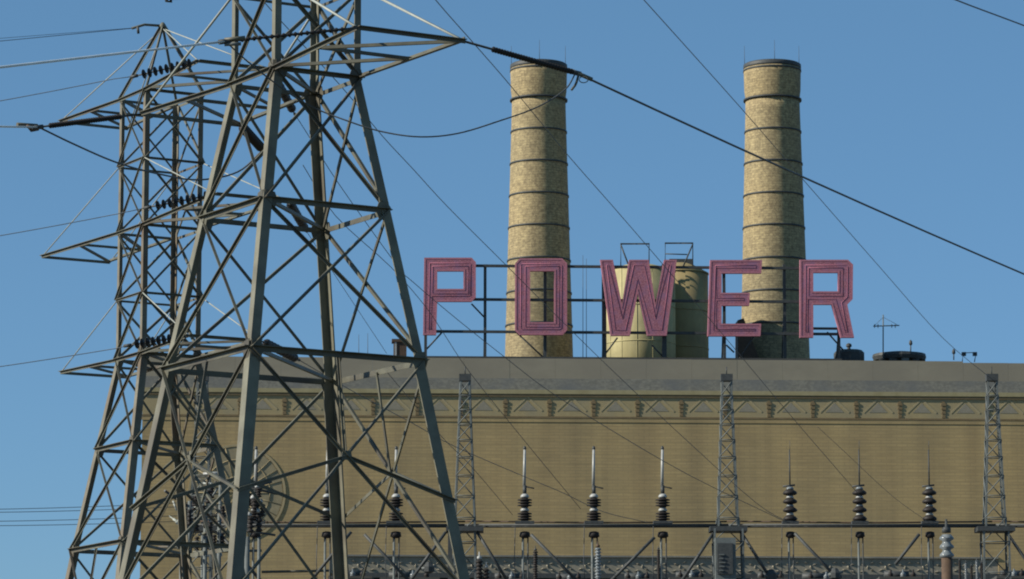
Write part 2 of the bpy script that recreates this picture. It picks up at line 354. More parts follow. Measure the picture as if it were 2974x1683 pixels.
# ---------------------------------------------------------------- chimneys
def chimney(xt, xb, wt, wb, ytop, label, v=26.0):
    # axis from the photograph's pixel columns; radius from the widths at cap and at the roof
    ut, ztop = uz(xt, ytop + 14, v); ubm, zbot = uz(xb, 1040, v)
    mpp = (BY + v) / F
    rt, rb = wt / 2 * mpp, wb / 2 * mpp
    zroof = zg0 - .7; c = W((ut + ubm) / 2, v, 0)
    t = thing('chimney', label, 'chimney', (c.x, c.y, zroof), 'twin chimneys on the power house roof')
    rad = lambda z_: rb + (rt - rb) * min(1, (z_ - zbot) / (ztop - 3.0 - zbot))
    ms = MB(); prof = [(rad(zroof), 0)]
    for i in range(1, 15): zz = zroof + (ztop - zroof) * i / 15; prof.append((rad(zz), zz - zroof))
    H = ztop - zroof
    prof += [(rt, H - 3.2), (rt + .02, H - 2.9), (rt + .10, H - 2.3), (rt + .13, H - 1.0), (rt + .15, H - .45), (rt - .9, H - .45), (rt - .9, H - 3.0)]
    ms.lathe(c + V((0, 0, zroof)), prof, 48)
    ms.obj('shaft', M['chimbrick'], t)
    cp = MB(); cp.lathe(c + V((0, 0, zroof)), [(rt + .152, H - .44), (rt + .17, H - .32), (rt + .16, H - .08), (rt + .04, H), (rt - .88, H), (rt - .88, H - .44)], 48)
    cp.obj('cap', M['dark'], t)
    for yy in (205, 290, 383, 476, 569, 662, 757, 851, 946):
        zz = uz(xt, yy + 3, v)[1] - zroof; r_ = (rad(zz + zroof) if zz < H - 3.2 else rt + .12) + .02
        bd = MB(); bd.lathe(c + V((0, 0, zroof)), [(r_ - .08, zz - .075), (r_ + .045, zz - .07), (r_ + .045, zz + .07), (r_ - .08, zz + .075)], 48)
        bd.obj('steel_band', M['dark'], t)
    for dx in (-.98, 0.02, .96):
        a = MB(); p = c + V((dx * (rt + .1), (0.0 if abs(dx) > .5 else -rt - .1), zroof + H - .5)); a.tube([p, p + V((0, 0, 2.1))], .028, 5, .012); a.obj('lightning_rod', M['wire'], t)
    return t, c, rt, rb
ch1 = chimney(1568, 1562, 158, 200, 174, 'round tan brick chimney rising behind the letter O')
ch2 = chimney(2246, 2248, 160, 203, 174, 'round tan brick chimney rising between the letters E and R')

# dark duct leaning on the second chimney
def P3(x, yy, v): u, z_ = uz(x, yy, v); return W(u, v, z_)
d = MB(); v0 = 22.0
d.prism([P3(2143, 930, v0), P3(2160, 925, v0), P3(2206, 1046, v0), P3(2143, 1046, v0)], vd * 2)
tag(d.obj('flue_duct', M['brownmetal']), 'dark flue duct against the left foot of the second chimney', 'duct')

# ---------------------------------------------------------------- tank behind the W
vT = 16.0; ul, zT0 = uz(1757, 1046, vT); ur, _ = uz(1962, 1046, vT); zTs = uz(1860, 790, vT)[1]; zTc = uz(1860, 772, vT)[1]
cT = W((ul + ur) / 2, vT, 0); rT = (ur - ul) / 2
tk = thing('storage_tank', 'round pale cream tank behind the letter W', 'tank', (cT.x, cT.y, zg0 - .7))
b = MB(); b.lathe((cT.x, cT.y, 0), [(rT, zg0 - .7), (rT, zTs)], 40); b.obj('shell', M['tank'], tk)
b = MB(); b.lathe((cT.x, cT.y, 0), [(rT + .06, zTs - .05), (rT + .06, zTs + .05), (rT * .42, zTc), (.01, zTc + .05)], 40); b.obj('cone_roof', M['tank'], tk)
for zz in (.2, .45, .72):
    b = MB(); q = zg0 + (zTs - zg0) * zz; b.lathe((cT.x, cT.y, 0), [(rT - .02, q - .04), (rT + .03, q - .04), (rT + .03, q + .04), (rT - .02, q + .04)], 40); b.obj('weld_hoop', M['tank'], tk)
for k in range(14):
    a = 2 * pi * k / 14 + .1; b = MB(); p = V((cT.x + (rT + .004) * cos(a), cT.y + (rT + .004) * sin(a), 0))
    b.tube([p + V((0, 0, zg0 - .6)), p + V((0, 0, zTs - .06))], .022, 4); b.obj('plate_seam', M['tank'], tk)
rail2 = []
for (x0, x1, y0, y1, sx) in ((1803, 1885, 708, 775, 1), (1932, 2012, 706, 775, -1)):
    b = MB(); r_ = .05; v = vT - 1.2
    b.tube([P3(x0, y1, v), P3(x0, y0, v), P3(x1, y0, v), P3(x1, y1, v)], r_, 5)
    b.tube([P3(x0, y1, v + 2.4), P3(x0, y0 + 2, v + 2.4), P3(x1, y0 + 2, v + 2.4), P3(x1, y1, v + 2.4)], r_, 5)
    b.tube([P3(x0, y0, v), P3(x0, y0 + 2, v + 2.4)], r_, 5); b.tube([P3(x1, y0, v), P3(x1, y0 + 2, v + 2.4)], r_, 5)
    if sx > 0: b.tube([P3(x0, y0 + 4, v), P3(x0 + 24, y1, v)], r_ * 1.3, 5)
    else: b.tube([P3(x1, y0 + 4, v), P3(x1 - 28, y1, v)], r_ * 1.3, 5); b.tube([P3(x0, y0 + 32, v), P3(x1 - 16, y0 + 34, v)], r_, 5)
    b.obj('guard_rail', M['dark'], tk if sx > 0 else None) if sx > 0 else rail2.append(b)
vT2 = 20.5; ul2 = uz(1893, 1046, vT2)[0]; ur2 = uz(2058, 1046, vT2)[0]; z2s = uz(2057, 798, vT2)[1]; z2c = uz(1975, 768, vT2)[1]
c2 = W((ul2 + ur2) / 2, vT2, 0); r2_ = (ur2 - ul2) / 2
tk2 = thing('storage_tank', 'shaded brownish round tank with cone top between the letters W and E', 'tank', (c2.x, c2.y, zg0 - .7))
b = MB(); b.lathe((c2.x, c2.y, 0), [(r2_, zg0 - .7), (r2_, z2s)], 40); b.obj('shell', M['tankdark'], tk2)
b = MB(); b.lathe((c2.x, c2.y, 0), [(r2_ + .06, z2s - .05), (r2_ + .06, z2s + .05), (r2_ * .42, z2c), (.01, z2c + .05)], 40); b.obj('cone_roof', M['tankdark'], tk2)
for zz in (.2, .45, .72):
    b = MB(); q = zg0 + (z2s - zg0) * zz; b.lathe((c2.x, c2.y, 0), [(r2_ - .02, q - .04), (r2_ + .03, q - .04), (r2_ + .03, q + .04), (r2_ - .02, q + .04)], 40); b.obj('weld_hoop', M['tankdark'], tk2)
b = MB(); p = P3(1975, 770, vT2); b.box((p.x - .9, p.y - .9, z2c - .2), (p.x + 1.0, p.y + .9, z2c + .3)); b.obj('hatch', M['dark'], tk2)
rail2[0].obj('guard_rail', M['dark'], tk2)

# ---------------------------------------------------------------- rooftop sign
vS = 3.6
def LP(pts, sx, x0, y0): return [(x0 + sx * a, y0 + sx * b) for a, b in pts]
k3, k4 = .4122, .4174
letters = [
 ([[(78,360),(412,360),(442,392),(442,640),(412,670),(170,670),(162,905),(70,905)], [(170,455),(355,455),(355,580),(170,580)]], k3, 1200),
 ([[(752,365),(1050,365),(1085,400),(1085,870),(1055,905),(752,905),(718,870),(720,400)], [(825,455),(995,455),(995,815),(825,815)]], k3, 1200),
 ([[(1318,375),(1408,375),(1472,690),(1522,375),(1660,375),(1708,690),(1768,375),(1858,375),(1787,910),(1650,910),(1583,610),(1528,910),(1392,910)]], k3, 1200),
 ([[(390,372),(752,372),(746,465),(470,465),(470,600),(667,600),(662,690),(470,690),(470,815),(745,815),(740,902),(372,902)]], k4, 1900),
 ([[(1015,370),(1350,370),(1385,404),(1382,645),(1345,682),(1392,912),(1300,912),(1235,682),(1108,682),(1108,912),(1015,912)], [(1108,460),(1280,460),(1280,590),(1108,590)]], k4, 1900)]
sign = broot('rooftop_sign', 'giant weathered red sign letters spelling POWER on a roof frame', 'sign')
from mathutils.geometry import tessellate_polygon
def offset(poly, d):                       # inward offset of a closed outline (counter-clockwise positive)
    n = len(poly); A = sum(poly[i][0] * poly[(i + 1) % n][1] - poly[(i + 1) % n][0] * poly[i][1] for i in range(n))
    s = 1 if A > 0 else -1; out = []
    for i in range(n):
        p0, p1, p2 = V(poly[i - 1]), V(poly[i]), V(poly[(i + 1) % n])
        e1 = (p1 - p0).normalized(); e2 = (p2 - p1).normalized()
        n1 = V((-e1.y, e1.x)) * s; n2 = V((-e2.y, e2.x)) * s
        bi = (n1 + n2); L2 = bi.length
        if L2 < 1e-3: out.append(tuple(p1 + n1 * d)); continue
        bi = bi / L2; k = d / max(.38, bi.dot(n1)); out.append(tuple(p1 + bi * k))
    return out
for loops, sx, x0 in letters:
    L2 = [[uz(x0 + sx * a, 600 + sx * b_, vS) for a, b_ in lp] for lp in loops]
    # face sheet
    m = MB(); flat = [p for l in L2 for p in l]
    tris = tessellate_polygon([[V((p[0], p[1], 0)) for p in l] for l in L2])
    nf = len(flat)
    vs = [V((p[0], vS + .08, p[1])) for p in flat] + [V((p[0], vS + .42, p[1])) for p in flat]
    m.add(vs, [tuple(t) for t in tris] + [tuple(i + nf for i in t[::-1]) for t in tris])
    o = 0
    for l in L2:
        n = len(l); m.f += [(o + i, o + (i + 1) % n, nf + o + (i + 1) % n, nf + o + i) for i in range(n)]; m.sm += [False] * n; o += n
    lt = bob(m, 'letter', M['pink'], sign)
    rim = MB(); tb = MB()
    for j, l in enumerate(L2):
        sg = 1 if j == 0 else -1
        inn = offset(l, .13 * sg); n = len(l)
        for i in range(n):
            q = (i + 1) % n
            ring = [(l[i][0], l[i][1]), (l[q][0], l[q][1]), (inn[q][0], inn[q][1]), (inn[i][0], inn[i][1])]
            rim.prism([(p[0], vS + .062, p[1]) for p in ring], (0, .016, 0))
        for dd in ((.42, .80) if j == 0 else (.38,)):
            c = offset(l, dd * sg)
            if dd > .7 and len(L2) == 2 and j == 0: continue
            if dd > .5: continue
            tb.tube([(p[0], vS + .078, p[1]) for p in c + c[:1]], .022, 5)
    bob(rim, 'letter_rim', M['pinkrim'], lt); bob(tb, 'light_tube', M['tube'], lt)
zroof = zg0 - .7
def ux(x): return uz(x, 950, vS)[0]
for x in (1237, 1410, 1585, 1757, 1932, 2107, 2283, 2440):
    u = ux(x); top = uz(x, 764, vS)[1] if x != 2440 else uz(x, 955, vS)[1]
    m = MB(); wv = .11 if x not in (1757, 1932) else .17
    m.box((u - wv, vS + .72, zroof), (u + wv, vS + .94, top)); bob(m, 'post', M['dark'], sign)
    m = MB(); m.tube([(u, vS + .95, uz(x, 870, vS)[1] if x != 2440 else top), (u, vS + 3.6, zroof + 1.2)], .07, 5); bob(m, 'back_stay', M['dark'], sign)
for yy in (768, 866, 960):
    u0, z0 = uz(1237 if yy < 960 else 1262, yy, vS); u1, z1 = uz(2440, yy, vS)
    m = MB(); m.box((u0, vS + .48, z0 - .1), (u1, vS + .70, z0 + .1)); bob(m, 'rail', M['dark'], sign)
m = MB(); m.box((uz(2360, 950, vS)[0], vS + .50, uz(2360, 953, vS)[1] - .05), (uz(2440, 950, vS)[0], vS + .69, uz(2360, 950, vS)[1] + .05)); bob(m, 'rail', M['dark'], sign)
for (xa, ya, xb, yb) in ((1285, 962, 1240, 1010), (1370, 880, 1408, 918), (1500, 962, 1585, 1040), (1795, 978, 1762, 1022), (1895, 1000, 1930, 1035), (2112, 1000, 2135, 1020), (2405, 962, 2452, 1012), (2200, 962, 2150, 1040)):
    m = MB(); p = uz(xa, ya, vS); q = uz(xb, yb, vS); m.tube([(p[0], vS + .6, p[1]), (q[0], vS + .83, q[1])], .07, 5); bob(m, 'brace', M['dark'], sign)
m = MB()
p = uz(2440, 975, vS); m.tube([(p[0], vS + .8, p[1]), (p[0], vS + .8, zroof)], .10, 5); bob(m, 'foot', M['dark'], sign)

# ---------------------------------------------------------------- small things on the roof
def wbox(m, x0, y0, x1, y1, v, dv):
    a = uz(x0, y1, v); b_ = uz(x1, y0, v); m.prism([W(a[0], v, a[1]), W(b_[0], v, a[1]), W(b_[0], v, b_[1]), W(a[0], v, b_[1])], vd * dv); return m
t = thing('roof_vent', 'small square brown vent on the roof left of the letter P', 'vent', P3(1160, 1050, 6))
wbox(MB(), 1143, 992, 1181, 1052, 6, 1.0).obj('vent_housing', M['brownmetal'], t); wbox(MB(), 1138, 985, 1186, 993, 5.9, 1.2).obj('vent_cap', M['brownmetal'], t)
wbox(MB(), 1146, 994, 1152, 1045, 5.95, .04).obj('vent_lit_strip', M['whitecap'], t)  # pale strip paints the sunlit left side of the housing
# eight-sided dark vent under the R
t = thing('ventilator', 'dark ventilator hood with a small cap, beneath the foot of the letter R', 'ventilator', P3(2466, 1058, 7))
c = P3(2466, 1058, 7); mp = 287 / F
m = MB(); m.lathe(c, [(46*mp, 0), (46*mp, 32*mp), (38*mp, 40*mp), (0.01, 44*mp)], 10, smooth=False); m.obj('hood', M['dark'], t)
m = MB(); m.lathe(c + V((0, 0, 43*mp)), [(5*mp, 0), (5*mp, 7*mp), (9*mp, 9*mp), (8*mp, 16*mp), (2*mp, 19*mp)], 10, smooth=False); m.obj('cap', M['dark'], t)
m = MB(); m.lathe(c, [(62*mp, -4*mp), (62*mp, 3*mp), (48*mp, 6*mp)], 12, smooth=False); m.obj('flange', M['roof'], t)
# round fan housing
c = P3(2612, 1060, 8); t = thing('fan_housing', 'low round dark fan housing with pale slots right of the sign', 'fan', c)
m = MB(); m.lathe(c, [(76*mp, 12*mp), (80*mp, 22*mp), (78*mp, 30*mp), (40*mp, 36*mp), (.01, 37*mp)], 20, smooth=False); m.obj('lid', M['dark'], t)
m = MB(); m.lathe(c, [(60*mp, 0), (60*mp, 13*mp)], 20, smooth=False); m.obj('drum', M['roof'], t)
for k in range(12):
    a = 2 * pi * k / 12 + .15; m = MB(); p = c + V((cos(a) * 68 * mp, sin(a) * 68 * mp, 0)); m.box((p.x - .28, p.y - .1, p.z), (p.x + .28, p.y + .1, p.z + 12*mp)); m.obj('leg', M['dark'] if k % 3 else M['steelG'], t)
# mast with a cross bar
m = MB(); t = thing('antenna_mast', 'thin mast with a horizontal cross antenna right of the letter R', 'antenna', P3(2565, 1055, 6))
MB().tube([P3(2565, 1055, 6), P3(2565, 915, 6)], .05, 5).obj('pole', M['steelG'], t)
MB().tube([P3(2536, 948, 6), P3(2612, 946, 6)], .045, 5).obj('cross_bar', M['dark'], t)
MB().tube([P3(2565, 922, 6), P3(2606, 944, 6)], .015, 4).obj('stay_wire', M['wire'], t)
MB().tube([P3(2565, 922, 6), P3(2540, 946, 6)], .015, 4).obj('stay_wire', M['wire'], t)
for x in (2540, 2550, 2590, 2600): MB().tube([P3(x, 942, 6), P3(x, 953, 6)], .03, 4).obj('antenna_rod', M['dark'], t)
for (x, y0, y1, lb) in ((2645, 990, 1028, 'lamp pole standing on the round dark fan housing'), (2770, 1016, 1046, 'squat lamp head on the roof edge left of the twin posts')):
    t = thing('roof_lamp', lb, 'lamp', P3(x, y1, 7), 'lamps along the roof edge')
    MB().tube([P3(x, y1, 7), P3(x, y0 + 8, 7)], .05, 5).obj('pole', M['dark'], t)
    m = MB(); m.lathe(P3(x, y0 + 14, 7), [(.05, 0), (.14, .1), (.12, .32), (.02, .45)], 8); m.obj('lamp_head', M['dark'], t)
t = thing('floodlight_bracket', 'small pair of floodlights on a bar at the right end of the roof', 'floodlight', P3(2815, 1052, 6))
MB().tube([P3(2795, 1050, 6), P3(2797, 1026, 6), P3(2835, 1024, 6), P3(2830, 1052, 6)], .04, 5).obj('bar', M['dark'], t)
for x in (2799, 2831):
    m = MB(); p = P3(x, 1030, 6); m.box((p.x - .16, p.y - .2, p.z - .12), (p.x + .16, p.y + .1, p.z + .16)); m.obj('lamp_head', M['dark'], t)
for (x, y0) in ((1042, 972), (1068, 968), (1693, 742), (1703, 752)):
    lb = {1042: 'thin whip antenna on the roof left of the vent, the shorter of two', 1068: 'thin whip antenna on the roof nearest the brown vent',
          1693: 'tall thin rod between the letters O and W, the left one', 1703: 'tall thin rod between the letters O and W, the right one'}[x]
    m = MB(); m.tube([P3(x, 1060, 5), P3(x, y0, 5)], .028, 4, .015); tag(m.obj('whip_antenna', M['wire']), lb, 'antenna', 'whip antennas on the roof')
# ---------------------------------------------------------------- transmission towers
def pylon(root, X, Y, Z0, th, steel, legsteel, k=1.0, tie_r=.032):
    base = V((X, Y, Z0))
    HD = {0: 6.0, 5.9: 4.82, 9.8: 3.90, 13.05: 3.168, 16.6: 2.276, 19.78: 1.594}
    def hd(z):
        ks = sorted(HD)
        if z >= 19.78: return 1.594
        for a, b_ in zip(ks, ks[1:]):
            if a <= z <= b_: return HD[a] + (HD[b_] - HD[a]) * (z - a) / (b_ - a)
    ANG = [-pi/2, 0, pi/2, pi]             # near, right, far, left corner
    def cn(i, z): a = ANG[i % 4] + th; h_ = hd(z); return base + V((h_ * cos(a), h_ * sin(a), z))
    ax = V((0, 0, 1)); ctr = lambda z: base + V((0, 0, z))
    # legs
    for i in range(4):
        for_dir1 = cn(i + 1, 0) - cn(i, 0); for_dir2 = cn(i - 1, 0) - cn(i, 0)
        m = MB()
        for z0, z1, w_ in ((0, 13.05, .275), (13.05, 19.78, .225), (19.78, 29.2, .165)):
            m.ell(cn(i, z0), cn(i, z1), w_ * k, .035, for_dir1, for_dir2)
        m.obj('leg', legsteel, root)
    def brace(p, q, w_, out, name, parent=root, off=.0):
        m = MB(); d_ = (q - p).normalized(); nrm = V(out); nrm = (nrm - d_ * nrm.dot(d_)).normalized()
        s_ = d_.cross(nrm)
        if s_.z < 0: s_ = -s_
        w_ *= .86; m.ell(p + nrm * off + s_ * w_ / 2, q + nrm * off + s_ * w_ / 2, w_, .018, -s_, nrm); return m.obj(name, steel, parent)
    def outn(i):
        mid = (cn(i, 0) + cn(i + 1, 0)) / 2 - base; return mid.normalized()
    # belts
    for z_, w_ in ((13.05, .155), (16.6, .14), (19.78, .12), (21.93, .08), (24.35, .10), (26.75, .08), (29.2, .10)):
        for i in range(4):
            brace(cn(i, z_), cn(i + 1, z_), w_ * k, outn(i), 'horizontal_strut', off=.01)
    # X bracing
    for z0, z1, w_ in ((16.6, 19.78, .09), (13.05, 16.6, .088), (19.78, 21.93, .095), (21.93, 24.35, .08), (24.35, 26.75, .07), (26.75, 29.2, .07)):
        for i in range(4):
            brace(cn(i, z0), cn(i + 1, z1), w_ * k, outn(i), 'diagonal_brace', off=.025)
            brace(cn(i + 1, z0), cn(i, z1), w_ * k, outn(i), 'diagonal_brace', off=-.03)
    # big lower panel: X from 13.05 down to 7.3, crossing tied to the legs at 9.8 and hung from the belt
    zl = 7.35
    for i in range(4):
        a, b_, c_, d_ = cn(i, 13.05), cn(i + 1, 13.05), cn(i, zl), cn(i + 1, zl)
        brace(a, d_, .085 * k, outn(i), 'diagonal_brace', off=.025); brace(b_, c_, .085 * k, outn(i), 'diagonal_brace', off=-.03)
        wa, wb = (a - b_).length, (c_ - d_).length; t_ = wa / (wa + wb); node = a + (d_ - a) * t_
        brace(node, cn(i, 9.8), .095 * k, outn(i), 'horizontal_strut'); brace(node, cn(i + 1, 9.8), .095 * k, outn(i), 'horizontal_strut')
        brace((a + b_) / 2, node, .075 * k, outn(i), 'hanger', off=-.05)
        brace(cn(i, zl), cn(i + 1, zl), .12 * k, outn(i), 'horizontal_strut')
        mid = (c_ + d_) / 2
        brace(mid, cn(i, 0.2), .11 * k, outn(i), 'diagonal_brace'); brace(mid, cn(i + 1, 0.2), .11 * k, outn(i), 'diagonal_brace')
        # gusset plates at the crossing
        g_ = MB(); o_ = outn(i); s_ = (b_ - a).normalized(); u_ = V((0, 0, 1))
        g_.prism([node + o_ * .03 + s_ * .15 * cx + u_ * .13 * cz for cx, cz in ((-1, -.6), (1, -.6), (.7, 1), (-.7, 1))], o_ * .02); g_.obj('gusset_plate', steel, root)
    for z_ in (13.05, 16.6, 19.78):
        for i in range(4):
            for sd, oi in ((1, i), (-1, i - 1)):
                o_ = outn(oi); p = cn(i, z_); s_ = (cn(i + sd, z_) - p).normalized(); u_ = V((0, 0, 1)); g_ = MB()
                g_.prism([p + o_ * .012 + s_ * a_ + u_ * b_ for a_, b_ in ((.02, -.22), (.25, -.22), (.33, 0), (.26, .18), (.02, .22))], o_ * .018); g_.obj('gusset_plate', steel, root)
    # plan bracing in the belts
    for z_ in (13.05, 16.6, 19.78):
        p, q = cn(0, z_), cn(2, z_); brace(p + (q - p) * .02, q - (q - p) * .02, .09 * k, V((0, 0, 1)), 'plan_brace')
    # crossarms: direction out of the face between near and right corners
    A = -pi/4 + th; o = V((cos(A), sin(A), 0)); s = V((-o.y, o.x, 0))
    tips = {}
    for li, (za, ztie, aa) in enumerate(((19.78, 21.93, 5.6), (24.35, 26.75, 7.6), (29.2, None, 6.1))):
        for sd in (1, -1):
            for_ = []
            arm = MB()
            e = 1.127 if True else 0
            cA = (1, 0) if sd == 1 else (2, 3)   # corner index on the +s side, on the -s side
            P = {}
            for j, sg in ((0, 1), (1, -1)):
                P[j] = base + o * (aa * sd) + s * (1.367 * sg) + V((0, 0, za + .06)); tips[(li, sd, sg)] = P[j]
            c0, c1 = cn(cA[0], za), cn(cA[1], za)
            arm.ell(c0, P[0], .11 * k, .02, V((0, 0, 1)), -s); armo = arm.obj('crossarm', steel, root)
            brace(c1, P[1], .11 * k, -s, 'beam', armo); brace(P[1], P[0], .11 * k, o * sd, 'beam', armo)
            m0, m1 = (c0 + P[0]) / 2, (c1 + P[1]) / 2
            brace(m1, m0, .085 * k, V((0, 0, 1)), 'arm_brace', armo); brace(c1, m0, .10 * k, V((0, 0, 1)), 'arm_brace', armo, off=.02); brace(m1, P[0], .085 * k, V((0, 0, 1)), 'arm_brace', armo, off=-.02)
            for j in (0, 1):
                top = cn(cA[j], ztie) if ztie else base + V((0, 0, 31.75))
                tr0 = MB(); tr0.tube([P[j], top], tie_r, 5); tr0.obj('tie_rod', M['tie'], armo)
    # peak
    ap = base + V((0, 0, 31.85)); pk = MB(); pk.lathe(ap, [(.12, -.1), (.14, .0), (.05, .12)], 6); pko = pk.obj('peak', steel, root)
    for i in range(4): brace(cn(i, 29.2), ap, .10 * k, outn(i), 'peak_leg', pko)
    return tips, cn

twA = thing('lattice_tower', 'large grey steel lattice tower nearest to us, cut off by the top of the picture', 'pylon', (-5.088, 86, 0), 'steel lattice transmission towers')
tipA, cnA = pylon(twA, -5.088, 86, 0, -.249, M['steelA'], M['legA'])
xB = (465 - 1487) / F * 131 * 1.015; zB = -.55
twB = thing('lattice_tower', 'smaller rusty brown lattice tower with its whole peak showing, at the far left', 'pylon', (xB, 131, zB), 'steel lattice transmission towers')
tipB, cnB = pylon(twB, xB, 131, zB, -.27, M['steelB'], M['legB'], 1.12, .022)

# ---------------------------------------------------------------- insulators and wires
def disc_mesh(r, th_, m):
    d_ = MB(); d_.lathe((0, 0, 0), [(.03, -th_ * .5), (r * .55, -th_ * .42), (r, -th_ * .1), (r * .96, th_ * .06), (r * .5, th_ * .3), (.035, th_ * .5)], 12)
    return d_.mesh('disc', m)
def string(p, q, label, n, r, mt, group='insulator strings on the lattice towers', pitchk=.8, f0=.1, f1=.9):
    p = V(p); q = V(q); d_ = q - p; L_ = d_.length; dn = d_ / L_
    t_ = thing('insulator_string', label, 'insulator', p, group)
    MB().tube([p, q], .028, 6).obj('core_rod', M['dark'], t_)
    me = disc_mesh(r, L_ * (f1 - f0) / n * pitchk, mt); rot = dn.to_track_quat('Z', 'Y').to_euler()
    for i in range(n): inst('disc', me, p + d_ * (f0 + (f1 - f0) * (i + .5) / n), t_, rot)
    c_ = MB(); c_.tube([q - dn * .12, q + dn * .16], .06, 6); c_.obj('clamp', M['dark'], t_)
    return t_
def wire(pts, r, m, label, group=None, name='power_line', cat='cable', n=5):
    o_ = MB(); o_.tube(pts, r, n); return tag(o_.obj(name, m), label, cat, group)
def sagline(p, q, sag, n=18):
    p = V(p); q = V(q); return [p.lerp(q, i / n) - V((0, 0, sag * 4 * (i / n) * (1 - i / n))) for i in range(n + 1)]
def smooth(pts, n=6):                      # Catmull-Rom through the points
    P = [V(p) for p in pts]; P = [P[0] * 2 - P[1]] + P + [P[-1] * 2 - P[-2]]; out = []
    for i in range(1, len(P) - 2):
        for j in range(n):
            t_ = j / n; a, b_, c_, d_ = P[i - 1:i + 3]
            out.append(.5 * ((2 * b_) + (c_ - a) * t_ + (2 * a - 5 * b_ + 4 * c_ - d_) * t_ ** 2 + (3 * b_ - a - 3 * c_ + d_) * t_ ** 3))
    return out + [P[-2]]

GA = 'insulator strings on the lattice towers'
pA1, pA2 = tipA[(0, 1, -1)], tipA[(0, 1, 1)]       # near arm: left and right tips
pA4, pA3 = tipA[(0, -1, -1)], tipA[(0, -1, 1)]     # far arm: left and right tips
def link(p, q, label):                               # short hardware between tip and string is part of the string
    pass
cR = at(1672, 212, 84.5)
string(pA2, cR, 'long dark insulator string reaching right from the near tower arm toward the first chimney', 30, .07, M['porcelain'], pitchk=1.25, f0=.24, f1=.97)
cL = at(655, 121, 79.0)
string(pA1, cL, 'long beaded insulator string running left across the near tower toward the bright cable', 18, .055, M['porcelain'])
c4 = at(112, 370, 88.0)
string(pA4, c4, 'insulator string pointing left from the far arm of the near tower', 30, .07, M['porcelain'], pitchk=1.25, f0=.2, f1=.9)
c3 = at(764, 436, 96.0)
string(pA3, c3, 'thick dark insulator string slanting down behind the front leg of the near tower', 14, .13, M['porcelain'])
GC = 'power lines strung from the towers'
wire(sagline(cR, at(5000, 1500, 190), 1.2, 30), .028, M['wire'], 'thick dark cable crossing both chimneys to the right edge', GC)
wire([cL, at(400, 150, 76), at(0, 196, 72), at(-1500, 330, 60)], .026, M['wirebright'], 'bright silver cable from the left edge to the near tower', GC)
wire([c4, at(0, 368, 86), at(-900, 385, 80)], .024, M['wirebright'], 'short pale cable at the left edge below the bright silver cable', GC)
wire(smooth([cR, at(1640, 262, 84), at(1560, 312, 83.6), at(1450, 352, 83), at(1330, 388, 82.6), at(1220, 398, 82), at(1110, 383, 82), at(1010, 352, 82), at(900, 308, 82), at(810, 250, 81), at(720, 180, 80), cL]), .018, M['wire'], 'slack jumper cable looping left from the first chimney top to the near tower', GC, 'jumper_cable')
wire(smooth([c4, at(220, 422, 89), at(342, 474, 91), at(465, 507, 93), at(577, 523, 95), at(690, 500, 96), c3]), .024, M['wire'], 'dark jumper cable sagging right behind both towers from the left edge', GC, 'jumper_cable')
m = MB(); t = thing('cable_clamp', 'forked cable clamp with a ring beside the first chimney top', 'clamp', cR)
m.tube([at(1660, 206, 84.5), at(1720, 232, 84.6)], .05, 6); m.obj('clamp_body', M['steelA'], t)
MB().tube(smooth([at(1680, 218, 84.4), at(1672, 245, 84.3), at(1660, 262, 84.2)]), .03, 5).obj('fork', M['steelA'], t)
MB().tube([at(1695 + 13 * cos(a), 232 + 9 * sin(a), 84.4) for a in [i * pi / 6 for i in range(13)]], .012, 5).obj('ring', M['steelA'], t)
t = thing('cable_clamp', 'pale cable clamp at the tip of the left string, near the left edge', 'clamp', c4)
MB().tube([at(50, 362, 87.6), at(108, 366, 88)], .05, 6).obj('clamp_body', M['steelA'], t)
MB().tube([at(78, 364, 87.7), at(92, 380, 87.7), at(110, 376, 88)], .04, 6).obj('fork', M['brownmetal'], t)
t = thing('cable_clamp', 'grey clamp holding the bright silver cable at the near tower', 'clamp', cL)
MB().tube([at(652, 116, 79), at(712, 110, 79)], .045, 6).obj('clamp_body', M['steelA'], t)
MB().tube([at(652, 130, 79), at(700, 128, 79)], .04, 6).obj('fork', M['steelG'], t)
# hanging clamp of the next arm up, at the top edge of the picture
t = thing('cable_clamp', 'dark clamp hanging just inside the top edge, left of the near tower', 'clamp', at(488, -20, 90))
MB().tube([at(478, -25, 90), at(484, 4, 90), at(496, 6, 90), at(500, -25, 90)], .045, 6).obj('clamp_body', M['dark'], t)
wire([at(500, -2, 90), at(560, -6, 91), at(700, -40, 92)], .02, M['wire'], 'short dark cable touching the top edge left of the near tower', GC)

# tower B: strings to the left (beaded) and to the right (thick), with their wires
rows = [(2, (391, 222), (0, 285), 'upper', (-1400, 480)), (1, (430, 603), (0, 670), 'middle', (-1400, 860)), (0, (372, 1004), (0, 1057), 'lowest', (-1400, 1200))]
for li, (sx_, sy_), (ex, ey), nm, far in rows:
    p = tipB[(li, 1, -1)]; q = at(sx_, sy_, p.y + 1.0)
    string(p, q, nm + ' beaded insulator string reaching left on the rusty far tower', 9, .17, M['porcelain'], pitchk=.26)
    wire([q] + sagline(at(340 if li != 2 else 330, sy_ + (8 if li != 1 else 19), q.y + .2), at(far[0], far[1], q.y - 8), .3), .015, M['wiregrey'], 'thin dark wire running to the left edge from the ' + nm + ' arm of the far tower', GC)
q_top, q_mid, q_low = at(856, 332, 140), at(890, 672, 140), at(868, 1046, 140)
for li, q, nm in ((2, q_top, 'upper'), (1, q_mid, 'middle'), (0, q_low, 'lowest')):
    p = tipB[(li, 1, 1)]; string(p, q, 'thick dark insulator string falling right from the ' + nm + ' arm of the rusty tower', 10, .17, M['porcelain'], pitchk=.8)
